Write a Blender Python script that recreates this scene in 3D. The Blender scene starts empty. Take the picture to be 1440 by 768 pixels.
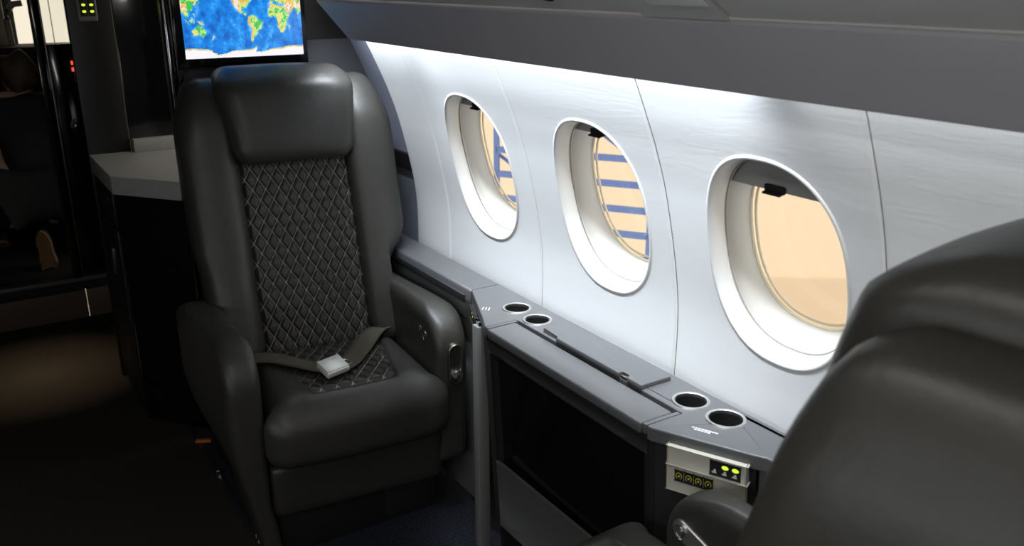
import bpy, bmesh, math, random
from mathutils import Vector, Matrix, noise
random.seed(4)
sc = bpy.context.scene
COL = sc.collection

# ------------------------------------------------------------------ camera
FPX = 1232.0
PITCH, YAW = math.radians(18.6), math.radians(32.9)
cam_d = bpy.data.cameras.new('camera'); cam = bpy.data.objects.new('camera', cam_d); COL.objects.link(cam)
cam_d.sensor_width = 36.0; cam_d.lens = 36.0 * FPX / 1440.0
cam.location = (0, 0, 1.42)
cam.rotation_euler = (math.pi / 2 - PITCH, 0, -YAW)
cam_d.clip_start = 0.02; cam_d.clip_end = 200
cam_d.dof.use_dof = True; cam_d.dof.focus_distance = 2.1; cam_d.dof.aperture_fstop = 6.0
sc.camera = cam

# ------------------------------------------------------------------ view, world, lights
vs = sc.view_settings
vs.view_transform = 'Standard'; vs.look = 'None'; vs.gamma = 1.0; vs.use_curve_mapping = False
vs.exposure = 0.0
w = bpy.data.worlds.new('world'); sc.world = w; w.use_nodes = True
bg = w.node_tree.nodes['Background']
bg.inputs[0].default_value = (1.0, 0.93, 0.84, 1); bg.inputs[1].default_value = 1.7

def area(name, loc, rot, sx, sy, power, col, spread=180):
    d = bpy.data.lights.new(name, 'AREA'); d.shape = 'RECTANGLE'; d.size = sx; d.size_y = sy
    d.energy = power; d.color = col; d.spread = math.radians(spread)
    o = bpy.data.objects.new(name, d); COL.objects.link(o); o.location = loc; o.rotation_euler = rot
    return o
# the light strip in the cove behind the valance, strongest along its middle
area('cove_lamp', (0.962, 1.47, 1.335), (0, math.radians(-17), 0), 0.012, 1.13, 4.9, (0.86, 0.93, 1.0), 75)
area('cove_lamp', (0.962, 2.24, 1.335), (0, math.radians(-17), 0), 0.012, 0.40, 2.3, (0.86, 0.93, 1.0), 135)
area('cove_lamp', (0.962, 0.10, 1.335), (0, math.radians(-17), 0), 0.012, 1.5, 2.2, (0.95, 0.98, 1.0), 75)
# ceiling wash lamp of the cabin
area('ceiling_lamp', (-0.05, 0.15, 1.84), (0, 0, 0), 0.14, 2.0, 9.0, (1.0, 0.97, 0.92))
# lamp in the entry ceiling that throws the warm patch on the floor
area('entry_lamp', (0.15, 3.5, 1.86), (0, 0, 0), 0.05, 0.05, 0.55, (1.0, 0.75, 0.5), 26)

# ------------------------------------------------------------------ materials
def nodes(m):
    nt = m.node_tree; return nt, nt.nodes, nt.links
def mat(name, col, rough=0.5, metal=0.0, bump=0.0, scale=200.0, var=0.0, coat=0.0, stretch=(1, 1, 1), spec=0.5, var_scale=8.0):
    m = bpy.data.materials.new(name); m.use_nodes = True
    nt, N, L = nodes(m); b = N['Principled BSDF']
    b.inputs['Base Color'].default_value = (*col, 1); b.inputs['Roughness'].default_value = rough
    b.inputs['Metallic'].default_value = metal; b.inputs['Coat Weight'].default_value = coat
    b.inputs['Specular IOR Level'].default_value = spec
    tc = N.new('ShaderNodeTexCoord'); mp = N.new('ShaderNodeMapping'); mp.inputs['Scale'].default_value = stretch
    L.new(tc.outputs['Object'], mp.inputs['Vector'])
    if var:
        n2 = N.new('ShaderNodeTexNoise'); n2.inputs['Scale'].default_value = var_scale; n2.inputs['Detail'].default_value = 6
        L.new(mp.outputs[0], n2.inputs['Vector'])
        mx = N.new('ShaderNodeMix'); mx.data_type = 'RGBA'
        mx.inputs['A'].default_value = (*[c * (1 - var) for c in col], 1)
        mx.inputs['B'].default_value = (*[min(1, c * (1 + var)) for c in col], 1)
        L.new(n2.outputs['Fac'], mx.inputs['Factor']); L.new(mx.outputs['Result'], b.inputs['Base Color'])
    if bump:
        n1 = N.new('ShaderNodeTexNoise'); n1.inputs['Scale'].default_value = scale; n1.inputs['Detail'].default_value = 4
        L.new(mp.outputs[0], n1.inputs['Vector'])
        bp = N.new('ShaderNodeBump'); bp.inputs['Strength'].default_value = bump; bp.inputs['Distance'].default_value = 0.002
        L.new(n1.outputs['Fac'], bp.inputs['Height']); L.new(bp.outputs[0], b.inputs['Normal'])
    return m
def emit(name, col, s):
    m = bpy.data.materials.new(name); m.use_nodes = True
    nt, N, L = nodes(m); b = N['Principled BSDF']
    b.inputs['Base Color'].default_value = (0.02, 0.02, 0.02, 1)
    b.inputs['Emission Color'].default_value = (*col, 1); b.inputs['Emission Strength'].default_value = s
    return m

def leather_mat(name, col, rough):
    m = mat(name, col, rough, spec=0.5)
    nt, N, L = nodes(m); b = N['Principled BSDF']
    tc = N['Texture Coordinate']
    v = N.new('ShaderNodeTexVoronoi'); v.inputs['Scale'].default_value = 420; L.new(tc.outputs['Object'], v.inputs['Vector'])
    n = N.new('ShaderNodeTexNoise'); n.inputs['Scale'].default_value = 22; n.inputs['Detail'].default_value = 5; n.inputs['Distortion'].default_value = 0.6
    L.new(tc.outputs['Object'], n.inputs['Vector'])
    b1 = N.new('ShaderNodeBump'); b1.inputs['Strength'].default_value = 0.12; b1.inputs['Distance'].default_value = 0.001
    b2 = N.new('ShaderNodeBump'); b2.inputs['Strength'].default_value = 0.22; b2.inputs['Distance'].default_value = 0.006
    L.new(v.outputs['Distance'], b1.inputs['Height']); L.new(n.outputs['Fac'], b2.inputs['Height'])
    L.new(b2.outputs[0], b1.inputs['Normal']); L.new(b1.outputs[0], b.inputs['Normal'])
    mr = N.new('ShaderNodeMapRange'); mr.inputs['To Min'].default_value = rough - 0.07; mr.inputs['To Max'].default_value = rough + 0.1
    L.new(n.outputs['Fac'], mr.inputs['Value']); L.new(mr.outputs[0], b.inputs['Roughness'])
    return m
M = {}
M['leather'] = leather_mat('leather', (0.036, 0.0345, 0.030), 0.42)
M['leather_soft'] = leather_mat('leather_quilted', (0.036, 0.0345, 0.030), 0.48)
M['thread'] = mat('thread', (0.16, 0.15, 0.135), 0.8)
M['shell'] = mat('dark_shell', (0.012, 0.012, 0.013), 0.5, bump=0.1, scale=300)
M['wall'] = mat('wall_covering', (0.70, 0.71, 0.72), 0.55, bump=0.10, scale=70, var=0.03, stretch=(1, 0.35, 2.5), var_scale=9)
M['reveal'] = mat('window_plastic', (0.68, 0.68, 0.665), 0.35)
M['funnel'] = mat('window_funnel', (0.80, 0.78, 0.73), 0.4, var=0.03)
M['shade'] = mat('shade_grey', (0.30, 0.30, 0.29), 0.6)
M['gasket'] = mat('pane_rim', (0.80, 0.72, 0.56), 0.5)
M['valance'] = mat('valance_grey', (0.30, 0.295, 0.318), 0.5, bump=0.15, scale=250, var=0.06)
M['psu'] = mat('service_panel_grey', (0.46, 0.465, 0.445), 0.5, bump=0.1, scale=200)
M['light_lens'] = mat('pale_lens', (0.70, 0.71, 0.70), 0.4)
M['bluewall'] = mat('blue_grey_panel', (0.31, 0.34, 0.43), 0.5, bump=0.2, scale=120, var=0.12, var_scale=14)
M['blue_shaded'] = mat('shaded_blue_grey_panel', (0.045, 0.047, 0.058), 0.55, bump=0.2, scale=120)  # blue grey darkened: shade away from the cove light put into the colour
M['console'] = mat('console_grey', (0.105, 0.107, 0.112), 0.34, bump=0.06, scale=300, var=0.06)
M['console_dark'] = mat('console_charcoal', (0.022, 0.022, 0.024), 0.45, bump=0.08, scale=250)
M['reading'] = mat('post_grey', (0.22, 0.22, 0.215), 0.45)
M['console_low'] = mat('console_lower_grey', (0.12, 0.12, 0.118), 0.6, bump=0.2, scale=400)
M['black'] = mat('black_matte', (0.004, 0.004, 0.0045), 0.7)
M['satin_black'] = mat('black_satin', (0.004, 0.004, 0.0045), 0.4)
M['gloss'] = mat('black_gloss', (0.004, 0.004, 0.0045), 0.12, coat=0.3)
M['chrome'] = mat('chrome', (0.75, 0.75, 0.74), 0.18, metal=1.0)
M['steel'] = mat('brushed_steel', (0.62, 0.61, 0.59), 0.36, metal=1.0, bump=0.1, scale=300, stretch=(1, 20, 1))
M['silver'] = mat('satin_silver', (0.72, 0.71, 0.68), 0.42, metal=0.35)
M['brass'] = mat('aged_metal', (0.30, 0.28, 0.23), 0.35, metal=1.0)
M['beige'] = mat('beige_plastic', (0.55, 0.53, 0.45), 0.5, bump=0.05)
M['white_mark'] = mat('white_print', (0.8, 0.8, 0.8), 0.6)
M['led'] = emit('yellow_green_led', (0.75, 1.0, 0.05), 1.0)
M['arc'] = mat('yellow_print', (0.72, 0.66, 0.06), 0.5)
M['red_led'] = emit('red_led', (1.0, 0.08, 0.03), 1.2)
M['desk'] = mat('pale_counter', (0.35, 0.35, 0.335), 0.35, var=0.04)
M['webbing'] = mat('olive_webbing', (0.085, 0.075, 0.055), 0.8, bump=0.5, scale=500, stretch=(1, 6, 1))
M['orange'] = mat('orange_plastic', (0.45, 0.13, 0.02), 0.5)
M['hangar'] = mat('hangar_wall', (0.80, 0.67, 0.50), 0.9, var=0.03, var_scale=0.6)
M['hangar_low'] = mat('hangar_wall_low', (0.70, 0.56, 0.40), 0.9)
M['hangar_floor'] = mat('hangar_floor', (0.55, 0.52, 0.48), 0.7, var=0.1, var_scale=0.5)
M['rack'] = mat('blue_steel', (0.10, 0.17, 0.42), 0.5)
M['liner'] = mat('cabin_liner', (0.10, 0.10, 0.10), 0.7)
M['dark_liner'] = mat('dark_liner', (0.02, 0.02, 0.02), 0.6)
M['riser'] = mat('brown_riser', (0.085, 0.062, 0.042), 0.6)
M['cream_lit'] = emit('daylit_panel', (1.0, 0.90, 0.72), 0.95)
M['fill_pane'] = emit('daylit_pane', (0.95, 0.98, 1.0), 6.5)  # glow added to fill the cabin from the unseen side
M['cream'] = mat('cream_liner', (0.55, 0.50, 0.40), 0.5)
M['skin'] = mat('skin', (0.42, 0.26, 0.18), 0.55)
M['hair'] = mat('brown_hair', (0.07, 0.045, 0.03), 0.7, bump=0.8, scale=120)
M['cloth'] = mat('black_cloth', (0.008, 0.008, 0.009), 0.9, bump=0.3, scale=200)
M['shoe'] = mat('tan_sole', (0.22, 0.12, 0.055), 0.7, var=0.15, var_scale=30)
M['white_rubber'] = mat('white_rubber', (0.7, 0.68, 0.62), 0.6)

def carpet_mat(name, c1, c2):
    m = mat(name, c1, 0.95, bump=0.9, scale=650)
    nt, N, L = nodes(m); b = N['Principled BSDF']
    n = N.new('ShaderNodeTexNoise'); n.inputs['Scale'].default_value = 180; n.inputs['Detail'].default_value = 3
    L.new(N['Texture Coordinate'].outputs['Object'], n.inputs['Vector'])
    r = N.new('ShaderNodeValToRGB'); r.color_ramp.elements[0].position = 0.38; r.color_ramp.elements[1].position = 0.68
    r.color_ramp.elements[0].color = (*c1, 1); r.color_ramp.elements[1].color = (*c2, 1)
    L.new(n.outputs['Fac'], r.inputs[0]); L.new(r.outputs[0], b.inputs['Base Color'])
    b.inputs['Specular IOR Level'].default_value = 0.1
    return m
M['carpet'] = carpet_mat('navy_carpet', (0.012, 0.014, 0.020), (0.034, 0.038, 0.052))
M['aisle'] = carpet_mat('brown_carpet', (0.028, 0.025, 0.020), (0.040, 0.036, 0.029))

def glass_mat():
    m = bpy.data.materials.new('window_glass'); m.use_nodes = True
    nt, N, L = nodes(m); N.remove(N['Principled BSDF']); out = N['Material Output']
    t = N.new('ShaderNodeBsdfTransparent'); t.inputs[0].default_value = (0.95, 0.96, 0.95, 1)
    g = N.new('ShaderNodeBsdfGlossy'); g.inputs['Roughness'].default_value = 0.02
    fr = N.new('ShaderNodeFresnel'); fr.inputs[0].default_value = 1.3
    mx = N.new('ShaderNodeMixShader'); L.new(fr.outputs[0], mx.inputs[0]); L.new(t.outputs[0], mx.inputs[1]); L.new(g.outputs[0], mx.inputs[2])
    L.new(mx.outputs[0], out.inputs[0]); return m
M['glass'] = glass_mat()

def quilt_mat():
    # leather with pale thread along the diagonal seams; UV u,v count the two seam families; dashes = stitches
    m = M['leather_soft']; nt, N, L = nodes(m); b = N['Principled BSDF']
    uv = N.new('ShaderNodeUVMap'); sp = N.new('ShaderNodeSeparateXYZ'); L.new(uv.outputs[0], sp.inputs[0])
    def mth(op, a, bb=None):
        n = N.new('ShaderNodeMath'); n.operation = op
        for i, x in enumerate((a, bb)):
            if x is None: continue
            if isinstance(x, (int, float)): n.inputs[i].default_value = x
            else: L.new(x, n.inputs[i])
        return n.outputs[0]
    def seam(c, other):
        d = mth('ABSOLUTE', mth('SUBTRACT', mth('FRACT', mth('ADD', c, 0.5)), 0.5))
        line = mth('LESS_THAN', d, 0.042)
        dash = mth('LESS_THAN', mth('FRACT', mth('MULTIPLY', other, 9.0)), 0.72)
        return mth('MULTIPLY', line, dash)
    k = mth('MAXIMUM', seam(sp.outputs[0], sp.outputs[1]), seam(sp.outputs[1], sp.outputs[0]))
    mx = N.new('ShaderNodeMix'); mx.data_type = 'RGBA'
    mx.inputs['A'].default_value = (0.036, 0.0345, 0.030, 1); mx.inputs['B'].default_value = (0.33, 0.315, 0.29, 1)
    L.new(k, mx.inputs['Factor']); L.new(mx.outputs['Result'], b.inputs['Base Color'])
quilt_mat()

# ------------------------------------------------------------------ helpers
def link(name, me, m=None, parent=None, smooth=True, angle=40):
    o = bpy.data.objects.new(name, me); COL.objects.link(o)
    if m is not None and len(me.materials) == 0: me.materials.append(M[m] if isinstance(m, str) else m)
    if smooth:
        for p in me.polygons: p.use_smooth = True
        me.set_sharp_from_angle(angle=math.radians(angle))
    if parent is not None: o.parent = parent
    return o
def from_bm(name, bm, m=None, parent=None, smooth=True, angle=40):
    bmesh.ops.recalc_face_normals(bm, faces=bm.faces[:])
    me = bpy.data.meshes.new(name); bm.to_mesh(me); bm.free()
    return link(name, me, m, parent, smooth, angle)
def empty(name, loc=(0, 0, 0), rz=0.0):
    o = bpy.data.objects.new(name, None); COL.objects.link(o); o.location = loc; o.rotation_euler = (0, 0, rz); o.empty_display_size = 0.05
    return o
def tag(o, label=None, cat=None, group=None, kind=None):
    if label: o['label'] = label
    if cat: o['category'] = cat
    if group: o['group'] = group
    if kind: o['kind'] = kind
    return o
def add_box(bm, x0, x1, y0, y1, z0, z1, bev=0.0, seg=2):
    r = bmesh.ops.create_cube(bm, size=1.0); vs_ = r['verts']
    for v in vs_:
        v.co = Vector((x0 + (v.co.x + .5) * (x1 - x0), y0 + (v.co.y + .5) * (y1 - y0), z0 + (v.co.z + .5) * (z1 - z0)))
    if bev:
        es = list({e for v in vs_ for e in v.link_edges})
        bmesh.ops.bevel(bm, geom=es, offset=bev, segments=seg, affect='EDGES', profile=0.5, clamp_overlap=True)
def box(name, x0, x1, y0, y1, z0, z1, m, parent=None, bev=0.003, seg=2):
    bm = bmesh.new(); add_box(bm, x0, x1, y0, y1, z0, z1, bev, seg); return from_bm(name, bm, m, parent)
def frame_box(bm, o, ax, ay, az, sx, sy, sz, bev=0.0, seg=2):
    """box centred at o with axes ax, ay, az"""
    r = bmesh.ops.create_cube(bm, size=1.0); vs_ = r['verts']
    o = Vector(o); ax, ay, az = Vector(ax).normalized(), Vector(ay).normalized(), Vector(az).normalized()
    for v in vs_: v.co = o + ax * v.co.x * sx + ay * v.co.y * sy + az * v.co.z * sz
    if bev:
        es = list({e for v in vs_ for e in v.link_edges})
        bmesh.ops.bevel(bm, geom=es, offset=bev, segments=seg, affect='EDGES', profile=0.5, clamp_overlap=True)
def plate(name, outer, holes, z0, z1, m, parent=None, bev=0.0):
    """flat plate with a plan outline and round holes, z0..z1"""
    bm = bmesh.new()
    def loop(pts, z):
        vs_ = [bm.verts.new((p[0], p[1], z)) for p in pts]
        return vs_, [bm.edges.new((vs_[i], vs_[(i + 1) % len(vs_)])) for i in range(len(vs_))]
    circ = [[(cx + r * math.cos(2 * math.pi * i / 40), cy + r * math.sin(2 * math.pi * i / 40)) for i in range(40)] for cx, cy, r in holes]
    eds = []; loops = []
    for pts in [outer] + circ:
        v, e = loop(pts, z1); eds += e; loops.append((v, pts))
    bmesh.ops.triangle_fill(bm, edges=eds, use_beauty=True)
    low = []
    for v, pts in loops:
        lv = [bm.verts.new((p[0], p[1], z0)) for p in pts]; low.append(lv); n = len(lv)
        for i in range(n): bm.faces.new((v[i], v[(i + 1) % n], lv[(i + 1) % n], lv[i]))
    eb = [bm.edges.get((l[i], l[(i + 1) % len(l)])) for l in low for i in range(len(l))]
    bmesh.ops.triangle_fill(bm, edges=eb, use_beauty=True)
    o = from_bm(name, bm, m, parent)
    if bev:
        md = o.modifiers.new('bevel', 'BEVEL'); md.width = bev; md.segments = 3; md.limit_method = 'ANGLE'; md.angle_limit = math.radians(50)
    return o
def prism(name, pts, axis, a0, a1, m, parent=None, bev=0.0, seg=3, fn=None):
    """2D outline extruded along x, y or z"""
    bm = bmesh.new()
    def mk(p, a): return {'x': (a, p[0], p[1]), 'y': (p[0], a, p[1]), 'z': (p[0], p[1], a)}[axis]
    A = [bm.verts.new(mk(p, a0)) for p in pts]; B = [bm.verts.new(mk(p, a1)) for p in pts]; n = len(pts)
    bm.faces.new(A); bm.faces.new(B[::-1])
    for i in range(n): bm.faces.new((A[i], B[i], B[(i + 1) % n], A[(i + 1) % n]))
    if bev: bmesh.ops.bevel(bm, geom=bm.edges[:], offset=bev, segments=seg, affect='EDGES', profile=0.5, clamp_overlap=True)
    if fn:
        for v in bm.verts: v.co = Vector(fn(*v.co))
    return from_bm(name, bm, m, parent)
def pad(name, hx, hy, hz, r, n, m, parent=None, fn=None):
    """upholstered block: subdivided rounded box centred on 0, then fn(x,y,z)->(x,y,z)"""
    bm = bmesh.new(); nx, ny, nz = n; vd = {}
    def gv(i, j, k):
        if (i, j, k) not in vd:
            p = Vector((-hx + 2 * hx * i / nx, -hy + 2 * hy * j / ny, -hz + 2 * hz * k / nz))
            rr = min(r, hx * .999, hy * .999, hz * .999)
            c = Vector((max(-hx + rr, min(hx - rr, p.x)), max(-hy + rr, min(hy - rr, p.y)), max(-hz + rr, min(hz - rr, p.z))))
            d = p - c
            if d.length > 1e-9: p = c + d.normalized() * rr
            vd[(i, j, k)] = bm.verts.new(p)
        return vd[(i, j, k)]
    for i in range(nx):
        for j in range(ny):
            for k in (0, nz): bm.faces.new((gv(i, j, k), gv(i + 1, j, k), gv(i + 1, j + 1, k), gv(i, j + 1, k)))
    for i in range(nx):
        for k in range(nz):
            for j in (0, ny): bm.faces.new((gv(i, j, k), gv(i + 1, j, k), gv(i + 1, j, k + 1), gv(i, j, k + 1)))
    for j in range(ny):
        for k in range(nz):
            for i in (0, nx): bm.faces.new((gv(i, j, k), gv(i, j + 1, k), gv(i, j + 1, k + 1), gv(i, j, k + 1)))
    if fn:
        for v in bm.verts: v.co = Vector(fn(v.co.x, v.co.y, v.co.z))
    return from_bm(name, bm, m, parent, angle=80)
def add_tube(bm, path, r, seg=10, closed=False, flat=1.0):
    P = [Vector(p) for p in path]; n = len(P); rings = []
    for i in range(n):
        a = P[(i - 1) % n] if (closed or i > 0) else P[0]; b = P[(i + 1) % n] if (closed or i < n - 1) else P[-1]
        t = (b - a).normalized(); up = Vector((0, 0, 1)) if abs(t.z) < 0.9 else Vector((1, 0, 0))
        u = t.cross(up).normalized(); v = t.cross(u).normalized()
        rings.append([bm.verts.new(P[i] + u * r * math.cos(2 * math.pi * k / seg) + v * r * flat * math.sin(2 * math.pi * k / seg)) for k in range(seg)])
    for i in range(n if closed else n - 1):
        A, B = rings[i], rings[(i + 1) % n]
        for k in range(seg): bm.faces.new((A[k], A[(k + 1) % seg], B[(k + 1) % seg], B[k]))
    if not closed:
        bm.faces.new(rings[0]); bm.faces.new(rings[-1][::-1])
def tube(name, path, r, m, parent=None, seg=10, closed=False):
    bm = bmesh.new(); add_tube(bm, path, r, seg, closed); return from_bm(name, bm, m, parent)
def add_lathe(bm, prof, seg=32, mtx=None, cap=True):
    rings = []
    for (r, z) in prof:
        ring = []
        for k in range(seg):
            p = Vector((r * math.cos(2 * math.pi * k / seg), r * math.sin(2 * math.pi * k / seg), z))
            ring.append(bm.verts.new(mtx @ p if mtx else p))
        rings.append(ring)
    for a in range(len(rings) - 1):
        for k in range(seg): bm.faces.new((rings[a][k], rings[a][(k + 1) % seg], rings[a + 1][(k + 1) % seg], rings[a + 1][k]))
    if cap: bm.faces.new(rings[-1]); bm.faces.new(rings[0][::-1])
def lathe(name, prof, m, parent=None, seg=32, mtx=None, cap=True):
    bm = bmesh.new(); add_lathe(bm, prof, seg, mtx, cap); return from_bm(name, bm, m, parent)
def axis_mtx(loc, d):
    return Matrix.Translation(Vector(loc)) @ Vector(d).to_track_quat('Z', 'Y').to_matrix().to_4x4()
def smooth01(t): t = max(0.0, min(1.0, t)); return t * t * (3 - 2 * t)

# ------------------------------------------------------------------ fuselage wall with the windows
PROF = [(0.0, 1.150), (.3, 1.158), (.5, 1.161), (.66, 1.164), (.74, 1.165), (.82, 1.160), (.92, 1.142), (1.04, 1.112), (1.12, 1.084), (1.18, 1.058), (1.24, 1.030), (1.32, .988), (1.42, .925)]
def wall_x(z):
    # Catmull-Rom through the measured profile
    i = 0
    while i < len(PROF) - 2 and z > PROF[i + 1][0]: i += 1
    z0, a = PROF[i]; z1, b = PROF[i + 1]; t = (z - z0) / (z1 - z0)
    m0 = (b - PROF[i - 1][1]) / (z1 - PROF[i - 1][0]) if i > 0 else (b - a) / (z1 - z0)
    m1 = (PROF[i + 2][1] - a) / (PROF[i + 2][0] - z0) if i < len(PROF) - 2 else (b - a) / (z1 - z0)
    h = z1 - z0
    return (2*t**3 - 3*t**2 + 1) * a + (t**3 - 2*t**2 + t) * h * m0 + (-2*t**3 + 3*t**2) * b + (t**3 - t**2) * h * m1
WZ, WHW, WHH = 0.9615, 0.152, 0.190
NRM = Vector((0.97, 0, 0.24)).normalized()        # outward through the wall at window height
def oval(yc, zc, hw, hh, n=96, e=2.35):
    out = []
    for i in range(n):
        a = 2 * math.pi * i / n; c, s = math.cos(a), math.sin(a)
        out.append((yc + hw * math.copysign(abs(c) ** (2 / e), c), zc + hh * math.copysign(abs(s) ** (2 / e), s)))
    return out
def wall_panel(ya, yb, yc=None, off=0.0, z0=0.05, z1=1.40, parent=None, m='wall', name='wall_panel'):
    bm = bmesh.new(); G = 0.0012
    ya += G; yb -= G
    def edge_dip(y): # panel edges roll back into the seam
        d = min(y - ya, yb - y); return 0.004 * (1 - smooth01(d / 0.005)) 
    def V(y, z): return bm.verts.new((wall_x(z) + off + edge_dip(y), y, z))
    if yc is None:
        ys = [ya, ya + .002, ya + .005, ya + .01] + [ya + .01 + (yb - ya - .02) * i / 8 for i in range(1, 8)] + [yb - .01, yb - .005, yb - .002, yb]
        zs = [z0 + (z1 - z0) * i / 60 for i in range(61)]
        g = [[V(y, z) for z in zs] for y in ys]
        for i in range(len(ys) - 1):
            for k in range(60): bm.faces.new((g[i][k], g[i + 1][k], g[i + 1][k + 1], g[i][k + 1]))
    else:
        n = 160; inner = oval(yc, WZ, WHW, WHH, n)
        ba, bb, bz0, bz1 = ya + .012, yb - .012, .70, 1.23
        def to_rect(p):
            dy, dz = p[0] - yc, p[1] - WZ; t = 1e9
            if dy > 1e-6: t = min(t, (bb - yc) / dy)
            if dy < -1e-6: t = min(t, (ba - yc) / dy)
            if dz > 1e-6: t = min(t, (bz1 - WZ) / dz)
            if dz < -1e-6: t = min(t, (bz0 - WZ) / dz)
            return (yc + dy * t, WZ + dz * t)
        outer = [to_rect(p) for p in inner]
        # snap the four corners
        for cy, cz in ((ba, bz0), (ba, bz1), (bb, bz0), (bb, bz1)):
            i = min(range(n), key=lambda q: (outer[q][0] - cy) ** 2 + (outer[q][1] - cz) ** 2); outer[i] = (cy, cz)
        K = 14; rings = []
        for k in range(K + 1):
            t = (k / K) ** 1.3
            rings.append([V(a[0] + (b[0] - a[0]) * t, a[1] + (b[1] - a[1]) * t) for a, b in zip(inner, outer)])
        for k in range(K):
            for i in range(n): bm.faces.new((rings[k][i], rings[k][(i + 1) % n], rings[k + 1][(i + 1) % n], rings[k + 1][i]))
        # roll the hole edge outward a little
        rim = [bm.verts.new((wall_x(p[1]) + .02, p[0], p[1])) for p in inner]
        for i in range(n): bm.faces.new((rings[0][i], rings[0][(i + 1) % n], rim[(i + 1) % n], rim[i]))
        # bands above, below and the two rolled edges
        def band(ylist, zlist):
            g = [[V(y, z) for z in zlist] for y in ylist]
            for i in range(len(ylist) - 1):
                for k in range(len(zlist) - 1): bm.faces.new((g[i][k], g[i + 1][k], g[i + 1][k + 1], g[i][k + 1]))
        mid = sorted({round(p[0], 5) for p in outer}); zl = sorted({round(p[1], 5) for p in outer})
        band(mid, [z0 + (bz0 - z0) * i / 20 for i in range(21)]); band(mid, [bz1 + (z1 - bz1) * i / 10 for i in range(11)])
        zall = [z0 + (bz0 - z0) * i / 20 for i in range(20)] + zl + [bz1 + (z1 - bz1) * i / 10 for i in range(1, 11)]
        band([ya, ya + .002, ya + .005, ya + .008, ba], zall); band([bb, yb - .008, yb - .005, yb - .002, yb], zall)
        bmesh.ops.remove_doubles(bm, verts=bm.verts[:], dist=0.0004)
    bmesh.ops.recalc_face_normals(bm, faces=bm.faces[:])
    return from_bm(name, bm, m, parent, angle=60)

wr = tag(empty('wall_right', (0, 0, 0)), 'pale grey curved cabin side wall with three oval windows', None, None, 'structure')
SEAMS = [2.336, 2.125, 1.668, 1.193, 0.725]
WINY = [1.892, 1.404, 0.938]
wall_panel(SEAMS[1], SEAMS[0], parent=wr)
for i, yc in enumerate(WINY): wall_panel(SEAMS[i + 2], SEAMS[i + 1], yc, parent=wr)
wall_panel(-0.1, SEAMS[4], parent=wr); wall_panel(-0.9, -0.1, parent=wr); wall_panel(-2.0, -0.9, parent=wr)
# backing just behind the panel seams, below and above the windows
def strip_backing(y0, y1):
    bm = bmesh.new(); zs = [0.02 + i * 0.035 for i in range(40)]
    g = [[bm.verts.new((wall_x(z) + 0.010, y, z)) for z in zs] for y in (y0, y1)]
    for k in range(39): bm.faces.new((g[0][k], g[1][k], g[1][k + 1], g[0][k + 1]))
    return bm
for s in SEAMS[1:] + [-0.1, -0.9]:
    from_bm('seam_strip', strip_backing(s - .012, s + .012), 'shade', wr)
# blue grey side panel beyond the last wall panel, set back
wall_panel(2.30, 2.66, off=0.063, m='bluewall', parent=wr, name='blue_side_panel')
bm = bmesh.new()
for z0_, z1_ in ((0.845, 0.90),):
    vs_ = []
    for z in (z0_, z1_):
        for dx in (-0.012, 0.02):
            for y in (2.32, 2.64): vs_.append(bm.verts.new((wall_x(z) + 0.063 + dx, y, z)))
    for f in ((0, 1, 3, 2), (4, 5, 7, 6), (0, 1, 5, 4), (2, 3, 7, 6), (0, 2, 6, 4), (1, 3, 7, 5)): bm.faces.new([vs_[i] for i in f])
from_bm('dark_ledge', bm, 'console_dark', wr, smooth=False)

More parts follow.
